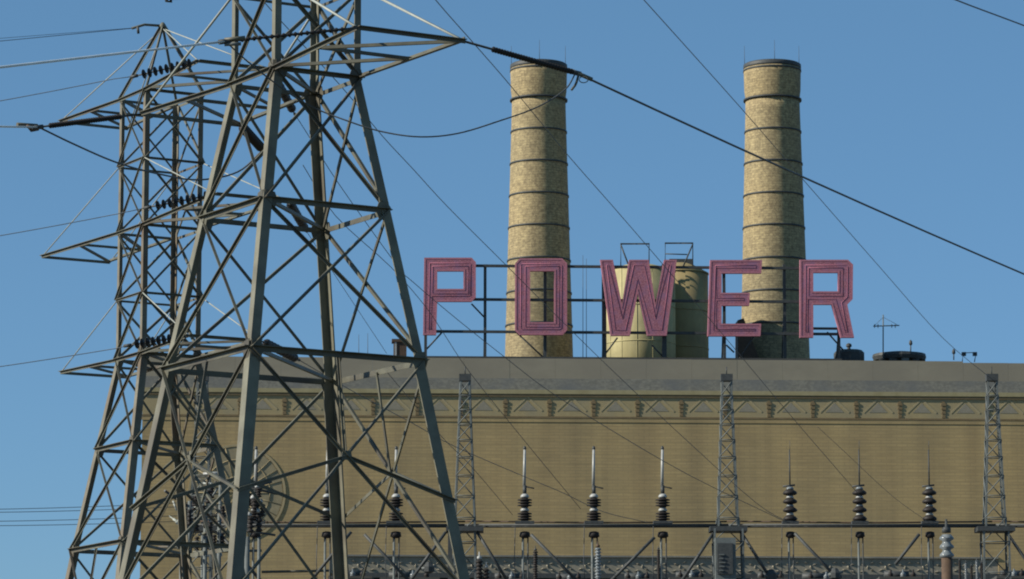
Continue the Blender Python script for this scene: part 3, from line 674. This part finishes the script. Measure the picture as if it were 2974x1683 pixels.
# shield wire at the peak
ap = V((xB, 131, zB + 31.85)); e = at(383, 83, 130.5)
t = thing('wire_bracket', 'small bracket reaching left from the peak of the rusty tower', 'bracket', e)
MB().tube([ap, at(420, 72, 130.8), e], .05, 5).obj('arm', M['steelB'], t); MB().tube([at(400, 78, 130.5), at(402, 98, 130.5)], .05, 5).obj('clamp', M['dark'], t)
wire([e, at(0, 120, 127), at(-1500, 270, 120)], .012, M['wire'], 'thin shield wire from the peak of the rusty tower to the left edge', GC)
wire([e + V((0, 0, .01)), at(0, 112, 126), at(-1500, 240, 118)], .008, M['wire'], 'very thin upper shield wire from the peak of the rusty tower', GC)

# diagonal wires down to the substation, through points of the picture at growing distance
def diag(pts, y0, y1, r, label):
    n_ = len(pts); xs = [p[0] for p in pts]; a, b_ = xs[0], xs[-1]
    wire(smooth([at(x, yy, y0 + (y1 - y0) * (x - a) / (b_ - a)) for x, yy in pts], 4), r, M['wire'], label, GC)
diag([(1140, -160), (1265, 0), (1380, 131), (1485, 252), (1650, 452), (1780, 600), (1925, 768), (2110, 985), (2290, 1200), (2497, 1440)], 92, 189, .015, 'thin wire crossing the top of the first chimney down through the letter W')
diag([(1700, -190), (1870, 0), (2150, 312), (2335, 525), (2560, 782), (2740, 984), (2886, 1106)], 90, 190, .015, 'thin wire from the top edge down to the right lattice column')
diag([(640, -160), (771, 11), (987, 247), (1110, 395), (1200, 492), (1299, 600), (1455, 756), (1666, 967), (1826, 1122), (2000, 1285), (2197, 1462), (2294, 1520)], 100, 189, .015, 'thin wire falling past the foot of the letter P to the middle gantry bay')
diag([(856, 332), (897, 396), (983, 533), (1152, 770), (1200, 820), (1330, 930), (1480, 1049), (1587, 1131), (1744, 1231), (2000, 1380), (2290, 1520)], 140, 189, .016, 'thin wire running under the letters P and O and over the facade')
diag([(890, 672), (971, 797), (1123, 1027)], 140, 168, .012, 'thin short wire between the rear leg and the brown roof vent')
diag([(880, 480), (975, 628), (1135, 776), (1235, 890), (1290, 971), (1365, 1083), (1530, 1289), (1686, 1478)], 138, 189, .016, 'thin wire crossing the foot of the letter P down to the second white switch')
diag([(868, 1046), (1030, 1140), (1200, 1231), (1320, 1297), (1530, 1388), (1637, 1433), (1752, 1487), (1880, 1518)], 140, 189, .016, 'brownish wire crossing the brick wall behind the first white switch')
diag([(1123, 1080), (1282, 1268), (1365, 1351), (1488, 1495)], 160, 189, .015, 'thin wire crossing the left lattice column')
diag([(2374, 1240), (2450, 1310), (2590, 1440), (2700, 1520)], 176, 189, .011, 'thin faint wire ending at the rightmost dark switch')
diag([(2640, -60), (2775, 0), (2974, 75), (3400, 236)], 95, 120, .022, 'dark cable cutting the top right corner')
for i, (ya, yb, nm) in enumerate(((1472, 1448, 'topmost'), (1480, 1460, 'second'), (1506, 1486, 'third'), (1518, 1502, 'lowest'))):
    wire(sagline(at(-200, ya + 10, 175), at(640, yb + 6, 189), .1), .016, M['wire'], nm + ' of four level wires at the lower left edge', 'level wires at the lower left edge')

# ---------------------------------------------------------------- substation gantry
GY = 190.0; gm = GY / F
gan = thing('substation_gantry', 'grey steel substation gantry with lattice columns standing before the brick facade', 'gantry', (at(2114, 1540, GY).x, GY, 0))
zbeam = at(1700, 1539, GY).z; ztop_ = at(1700, 1108, GY).z
def lat_column(xc, wide=1.0):
    X = at(xc, 1540, GY).x; cx_ = V((X, GY, 0))
    def hw(z): return .26 + (.56 - .26) * (ztop_ - z) / (ztop_ - zbeam) if z > zbeam else .56 * wide + .014 * (zbeam - z)
    sg = [(-1, -1), (1, -1), (1, 1), (-1, 1)]
    def p(i, z): a, b_ = sg[i % 4]; h_ = hw(z); return cx_ + V((a * h_, b_ * h_, z))
    col = MB(); col.box((X - .3, GY - .3, ztop_), (X + .3, GY + .3, ztop_ + .35)); col = col.obj('lattice_column', M['dark'], gan)
    for i in range(4):
        for z0, z1 in ((0, zbeam), (zbeam, ztop_)):
            MB().ell(p(i, z0 + (.0 if z0 == 0 else .001)), p(i, z1 - (.001 if z1 == zbeam else 0)), .10, .015, V((-sg[i][0], 0, 0)), V((0, -sg[i][1], 0))).obj('column_leg', M['steelG'], col)
    z = ztop_; up_ = True
    zs = [ztop_]
    while zs[-1] > 3: zs.append(zs[-1] - max(.75, hw(zs[-1]) * 2.3))
    for z1, z0 in zip(zs, zs[1:]):
        for i in range(4):
            q0, q1 = p(i, z0), p(i + 1, z1)
            if i % 2: q0, q1 = p(i + 1, z0), p(i, z1)
            MB().tube([q0, q1], .028, 4).obj('lacing_bar', M['steelG'], col)
            if z1 < ztop_: MB().tube([p(i, z1), p(i + 1, z1)], .026, 4).obj('lacing_bar', M['steelG'], col)
    tp = MB(); tp.tube([cx_ + V((0, 0, ztop_ + .35)), cx_ + V((0, 0, ztop_ + .75))], .03, 5); tp.obj('top_pin', M['dark'], col)
    m_ = MB(); m_.box((X - .95, GY - .75, zbeam - .12), (X + .95, GY + .75, zbeam + .12)); m_.obj('platform', M['dark'], col)
    return X
XC = [lat_column(x, w_) for x, w_ in ((583, 1), (1350, 1), (2114, 1.35), (2889, 1.2))]
XE = at(3300, 1540, GY).x; XS = at(-150, 1540, GY).x
for (a, b_) in zip([at(560, 1540, GY).x] + XC[1:], XC[1:] + [XE]):
    for dy in (-.45, .45):
        m = MB(); m.tube([V((a + .0, GY + dy, zbeam + .2)), V((b_, GY + dy, zbeam + .2))], .065, 6); m.obj('beam', M['dark'], gan)
    m = MB(); m.tube([V((a, GY + 1.0, zbeam + .52)), V(((a + b_) / 2, GY + 1.0, zbeam + .44)), V((b_, GY + 1.0, zbeam + .5))], .045, 5); m.obj('bus_bar', M['brownmetal'], gan)
for (xa, ya, xb, yb) in ((1385, 1545, 1475, 1690), (1542, 1553, 1700, 1712), (1901, 1561, 1770, 1692), (2072, 1549, 1972, 1700), (2151, 1545, 2250, 1700), (2308, 1549, 2450, 1700), (2922, 1545, 3030, 1700), (1295, 1545, 1190, 1690), (2670, 1552, 2600, 1640), (1020, 1545, 900, 1690), (1058, 1553, 1200, 1700), (640, 1553, 760, 1690)):
    MB().tube([at(xa, ya, GY - .5), at(xb, yb, GY - .5)], .085, 5).obj('knee_brace', M['dark'], gan)
m = MB(); x_ = at(1308, 1540, GY).x; m.box((x_ - .11, GY - .6, 0), (x_ + .11, GY - .38, zbeam + .35)); m.obj('side_post', M['dark'], gan)
for yy, xa, xb in ((1590, 460, 640), (1604, 560, 760), (1662, 760, 960)):
    MB().tube([at(xa, yy, GY + 1), at(xb, yy - 4, GY + 1)], .07, 5).obj('bus_bar', M['steelB'], gan)

# ---------------------------------------------------------------- disconnect switches on the gantry
def switch_unit(white):
    t_ = bpy.data.objects.new('disconnect_switch', None); C.objects.link(t_)
    def L(prof, nm, m_, n=14): return MB().lathe((0, 0, 0), prof, n).obj(nm, m_, t_)
    # z = 0 at the beam; stack of sheds up to 2.05, blade to 4.2
    MB().box((-.42, -.3, .29), (.42, .3, .42)).obj('base_plate', M['dark'], t_)
    if white:
        for z0 in (.42, 1.12):
            pr = [(.14, z0)]
            for j in range(3): z = z0 + .06 + j * .14; pr += [(.18, z), (.33, z + .03), (.31, z + .075), (.18, z + .11)]
            L(pr + [(.13, z0 + .5)], 'insulator', M['porcelain'])
            L([(.15, z0 + .50), (.20, z0 + .52), (.19, z0 + .60), (.11, z0 + .70)], 'metal_cap', M['whitecap'])
        MB().tube([(0, 0, 1.82), (0, 0, 2.25)], .085, 8).obj('hinge', M['dark'], t_); MB().tube([(0, 0, 2.2), (.42, 0, 2.1)], .035, 5).obj('contact', M['dark'], t_)
        MB().tube([(-.02, 0, 2.25), (-.0, 0, 4.1)], .07, 8, .055).obj('blade', M['whitecap'], t_)
        MB().lathe((0, 0, 4.1), [(.06, 0), (.075, .03), (.06, .13), (.02, .18)], 8).obj('blade_tip', M['dark'], t_)
    else:
        for j in range(4):
            z0 = .42 + j * .44; L([(.16, z0), (.34, z0 + .05), (.38, z0 + .13), (.30, z0 + .22), (.18, z0 + .30)], 'insulator', M['porcelain'])
            L([(.15, z0 + .30), (.20, z0 + .32), (.18, z0 + .38), (.13, z0 + .44)], 'metal_cap', M['porcelaingrey'] if j % 2 else M['whitecap'])
        MB().tube([(-.36, 0, 2.2), (.26, 0, 2.27)], .05, 5).obj('contact', M['dark'], t_)
        MB().tube([(0, 0, 2.18), (0, 0, 4.1)], .045, 6, .035).obj('blade', M['dark'], t_)
        MB().tube([(.02, 0, 4.1), (.02, 0, 4.55)], .012, 4).obj('blade_tip', M['wire'], t_)
    # hardware and operating pipe below the beam
    L([(.10, -.10), (.22, -.14), (.25, -.36), (.12, -.44)][::-1], 'lower_insulator', M['porcelain'])
    MB().tube([(-.08, 0, -.4), (-.08, 0, -zbeam)], .06, 6).obj('operating_pipe', M['steelG'], t_)
    MB().tube([(.14, 0, -.2), (.14, 0, -zbeam)], .035, 5).obj('operating_pipe', M['dark'], t_)
    MB().tube([(-.42, .0, .35), (-.46, 0, -1.6), (-.40, 0, -3.2)], .018, 4).obj('drop_wire', M['wire'], t_)
    return t_
protos = {True: switch_unit(True), False: switch_unit(False)}; used = {True: False, False: False}
SW = [(742, True, 'white-bladed switch hidden behind the front leg of the near tower'), (950, True, 'switch seen behind the dark rear leg of the near tower'), (1150, True, 'switch between the rear and right legs of the near tower'),
      (1524, True, 'leftmost of the three white-bladed switches right of the near tower'), (1725, True, 'middle one of the three white-bladed switches'), (1925, True, 'white-bladed switch nearest the middle lattice column'),
      (2295, False, 'dark-bladed switch just right of the middle lattice column'), (2497, False, 'middle one of the three dark-bladed switches'), (2700, False, 'rightmost dark-bladed switch, beside the fat banded bushing')]
for x, wh, lb in SW:
    o_ = protos[wh] if not used[wh] else copy_tree(protos[wh]); used[wh] = True
    p = at(x, 1539, GY); o_.location = (p.x, GY - .1, zbeam)
    tag(o_, lb, 'switch', 'upright disconnect switches on the gantry')
    if x < 1200: o_.scale = (1.15, 1.15, 1.0)

# ---------------------------------------------------------------- bushings and equipment along the bottom
def bushing(x, ytop, ybot, w_, label, banded=True, Yd=186.0, body='porcelain', cap='whitecap'):
    p = at(x, ybot, Yd); top = at(x, ytop, Yd); H_ = top.z - p.z; r = w_ / 2 * Yd / F
    t_ = thing('bushing', label, 'bushing', (p.x, p.y, 0), 'bushings of the substation')
    n_ = max(3, int(H_ / (r * .85))); stp = H_ / n_; pr = []
    for j in range(n_):
        z = p.z + j * stp; pr += [(r * .55, z), (r, z + stp * .25), (r * .92, z + stp * .45), (r * .55, z + stp * .8)]
    MB().lathe((p.x, p.y, 0), pr, 14).obj('sheds', M[body], t_)
    MB().lathe((p.x, p.y, top.z), [(r * .6, 0), (r * .6, r * .6), (r * .2, r * .8), (r * .15, r * 1.8)], 10).obj('terminal', M[cap], t_)
    MB().lathe((p.x, p.y, 0), [(r * .75, 0), (r * .75, p.z)], 10).obj('support_column', M['brownmetal'], t_)
    return t_
bushing(2750, 1548, 1622, 44, 'fat grey banded bushing on a brown column at the right', body='porcelaingrey', cap='dark')
bushing(1555, 1600, 1690, 16, 'slim dark bushing right of the first white-bladed switch', cap='dark')
bushing(1737, 1590, 1690, 20, 'grey bushing just below the middle white-bladed switch', body='porcelaingrey', cap='brownmetal')
bushing(1913, 1596, 1690, 12, 'black slender bushing below the third white-bladed switch', cap='dark')
bushing(1392, 1625, 1690, 24, 'dark bushing right of the foot of the near tower right leg')
bushing(1412, 1650, 1700, 20, 'short dark bushing at the bottom edge right of the near tower')
for i, x in enumerate((2788, 2806, 2822, 2838, 2852)):
    bushing(x, 1628 + (i % 3) * 8, 1695, 10, '%s of the five thin bushings in the row before the right column' % (('leftmost', 'second from left', 'middle one', 'second from right', 'rightmost')[i]), Yd=187.5, body='porcelaingrey' if i % 2 else 'porcelain', cap='dark')
# control cabinet on the middle column
c = at(2105, 1683, 188.4)
t = thing('control_cabinet', 'dark framed control cabinet on the middle lattice column', 'cabinet', (c.x, 188.4, c.z - 4))
a, b_ = at(2078, 1692, 188.4), at(2136, 1563, 188.4)
m = MB(); m.box((a.x, 188.2, a.z), (b_.x, 188.9, b_.z)); m.obj('housing', M['steelG'], t)
a, b_ = at(2084, 1668, 188.1), at(2128, 1578, 188.1)
m = MB(); m.box((a.x, 188.1, a.z), (b_.x, 188.198, b_.z)); m.obj('door', M['dark'], t)
for k in range(5):
    m = MB(); z_ = a.z + .15 + k * .2; m.box((a.x + .08, 188.04, z_), (a.x + .3 + .05 * (k % 3), 188.098, z_ + .06)); m.obj('indicator', M['steelG'], t)
m = MB(); m.box((b_.x - 1.0, 188.3, 0), (b_.x - .8, 188.6, a.z - .8)); m.obj('post', M['steelG'], t)
# switchgear: transformer tanks whose tops show at the bottom edge
def transformer(x0, x1, ytop, label, Yd=196.0):
    a, b_ = at(x0, ytop, Yd), at(x1, ytop, Yd)
    t_ = thing('transformer', label, 'transformer', ((a.x + b_.x) / 2, Yd + 1, 0), 'transformers behind the gantry')
    m_ = MB(); m_.box((a.x, Yd, .4), (b_.x, Yd + 2.4, a.z - .25)); m_.obj('tank', M['dark'], t_)
    m_ = MB(); m_.box((a.x - .12, Yd - .12, a.z - .25), (b_.x + .12, Yd + 2.5, a.z - .1)); m_.obj('lid', M['roof'], t_)
    k_ = a.x + .2
    while k_ < b_.x - .2:
        m_ = MB(); m_.box((k_, Yd - .5, 1.2), (k_ + .07, Yd - .002, a.z - .5)); m_.obj('cooling_fin', M['dark'], t_); k_ += .42
    for q in (.25, .55, .8):
        xx = a.x + (b_.x - a.x) * q
        m_ = MB(); m_.lathe((xx, Yd + .6, a.z - .1), [(.10, 0), (.17, .04), (.12, .12), (.16, .16), (.11, .24), (.05, .3), (.05, .42)], 10); m_.obj('terminal', M['porcelain'] if q != .55 else M['porcelaingrey'], t_)
    m_ = MB(); m_.tube([(a.x + .3, Yd + 1.6, a.z + .12), (a.x + 1.6, Yd + 1.6, a.z + .12)], .2, 10); m_.obj('conservator', M['dark'], t_)
for i, (x0, x1, yt, lb) in enumerate(((960, 1075, 1668, 'dark transformer top behind the rear leg of the near tower'), (1110, 1270, 1672, 'dark transformer top left of the right tower leg'), (1420, 1540, 1676, 'dark transformer top at the bottom edge below the first white switch'), (1600, 1700, 1678, 'dark transformer top before the middle white switch'),
        (1800, 1900, 1676, 'dark transformer top left of the third white switch'), (1950, 2060, 1672, 'dark transformer top left of the control cabinet'), (2190, 2290, 1674, 'dark transformer top right of the control cabinet'),
        (2320, 2470, 1676, 'wide dark transformer top between two dark-bladed switches'), (2560, 2680, 1670, 'dark transformer top before the rightmost dark switch'), (2900, 2990, 1668, 'dark transformer top in the bottom right corner'))):
    transformer(x0, x1, yt, lb)
for i, (x, y_, lb) in enumerate(((2425, 1668, 'knobbly dark brace joint at the foot of the right strut'), (1245, 1650, 'knobbly dark joint between two struts left of the right tower leg'), (2240, 1672, 'dark strut joint right of the control cabinet'))):
    p = at(x, y_, GY - .5); t = thing('strut_joint', lb, 'joint', p)
    m = MB(); m.lathe(p, [(.05, -.3), (.28, -.2), (.3, .05), (.12, .3)], 8, smooth=False); m.obj('joint_plate', M['dark'], t)
    m = MB(); m.tube([p - V((.35, .1, .05)), p + V((.4, -.1, .1))], .08, 6); m.obj('pin', M['steelG'], t)

# cluster of insulators and fittings right of the front leg, and the pale bits left of it
random.seed(3)
p0 = at(735, 1560, 184); t = thing('switchgear_head', 'cluster of dark insulators with white caps right of the front tower leg', 'switchgear', (p0.x, 184, 0))
MB().tube([(p0.x - .3, 184, 0), (p0.x - .3, 184, p0.z)], .14, 8).obj('support_column', M['steelG'], t); MB().tube([(p0.x + .3, 184, 0), (p0.x + .3, 184, p0.z)], .08, 8).obj('support_column', M['steelG'], t)
for (x, ya, yb, w_) in ((728, 1548, 1500, 24), (752, 1545, 1490, 22), (740, 1490, 1450, 26), (762, 1500, 1462, 18), (722, 1468, 1430, 20), (752, 1446, 1418, 22)):
    a, b_ = at(x, ya, 184), at(x, yb, 184); r = w_ * .5 * 184 / F; H_ = b_.z - a.z
    pr = []
    for j in range(4): z = a.z + H_ * j / 4; pr += [(r * .5, z), (r, z + H_ * .08), (r * .8, z + H_ * .14), (r * .5, z + H_ * .2)]
    MB().lathe((a.x, a.y + random.uniform(-.3, .3), 0), pr, 12).obj('insulator', M['porcelain'], t)
    MB().lathe((a.x - .08, a.y - .1, b_.z), [(r * .6, 0), (r * .7, .06), (r * .3, .2)], 8).obj('metal_cap', M['whitecap'], t)
for (xa, ya, xb, yb) in ((690, 1410, 830, 1440), (700, 1425, 790, 1400), (745, 1420, 745, 1330), (700, 1540, 800, 1555)):
    MB().tube([at(xa, ya, 184), at(xb, yb, 184)], .06, 5).obj('arm', M['dark'], t)

# lattice busbar support seen through the left legs
p0 = at(530, 1600, 195); t = thing('busbar_stand', 'pale steel busbar stand with cross bars left of the front tower leg', 'stand', (p0.x, 195, 0))
for x in (528, 590, 640):
    q = at(x, 1440 if x < 600 else 1400, 195); MB().tube([(q.x, 195, 0), q], .09, 6).obj('post', M['steelG'], t)
for (xa, xb, yy) in ((470, 640, 1590), (550, 645, 1616), (590, 650, 1378), (520, 700, 1500)):
    MB().tube([at(xa, yy, 194.8), at(xb, yy - 4, 194.8)], .10, 6).obj('cross_bar', M['whitecap'] if yy in (1616, 1378) else M['steelB'], t)
for x in (550, 572, 604, 622, 645):
    q = at(x, 1590 + (x % 3) * 6, 194.6); m = MB(); pr = []
    for j in range(5): z = q.z + j * .16; pr += [(.07, z), (.16, z + .04), (.12, z + .09), (.07, z + .13)]
    m.lathe((q.x, q.y, 0), pr, 10); m.obj('insulator', M['porcelain'], t)


# second cluster of insulators, left of the front leg, and a rusty post beside the leg
random.seed(9)
p0 = at(590, 1600, 187); t = thing('switchgear_head', 'dark tangle of insulators and bars left of the front tower leg', 'switchgear', (p0.x, 187, 0))
for dx in (-.7, .1, .8): MB().tube([(p0.x + dx, 187, 0), (p0.x + dx, 187, at(590, 1470 + dx * 20, 187).z)], .10, 8).obj('support_column', M['steelG'], t)
for k in range(16):
    x = random.uniform(540, 660); yy = random.uniform(1440, 1600); a = at(x, yy, 187); H_ = random.uniform(.4, .9); r_ = random.uniform(.12, .2)
    pr = []
    for j in range(4): z = a.z + H_ * j / 4; pr += [(r_ * .5, z), (r_, z + H_ * .08), (r_ * .8, z + H_ * .14), (r_ * .5, z + H_ * .2)]
    MB().lathe((a.x, 187 + random.uniform(-1, 1), 0), pr, 10).obj('insulator', M['porcelain'], t)
for k in range(22):
    x = random.uniform(500, 670); yy = random.uniform(1400, 1620); q = (random.uniform(-45, 45), random.uniform(-30, 30))
    MB().tube([at(x, yy, 187 + random.uniform(-.8, .8)), at(x + q[0], yy + q[1], 187 + random.uniform(-.8, .8))], random.choice((.035, .05, .07)), 5).obj('arm', random.choice((M['dark'], M['steelG'], M['steelB'], M['tie'])), t)
a = at(702, 1515, 175); m = MB(); m.tube([(a.x, 175, 0), (a.x, 175, a.z)], .17, 10, .15); o_ = m.obj('rusty_post', M['brownmetal']); tag(o_, 'rusty brown post rising just right of the front tower leg', 'post')
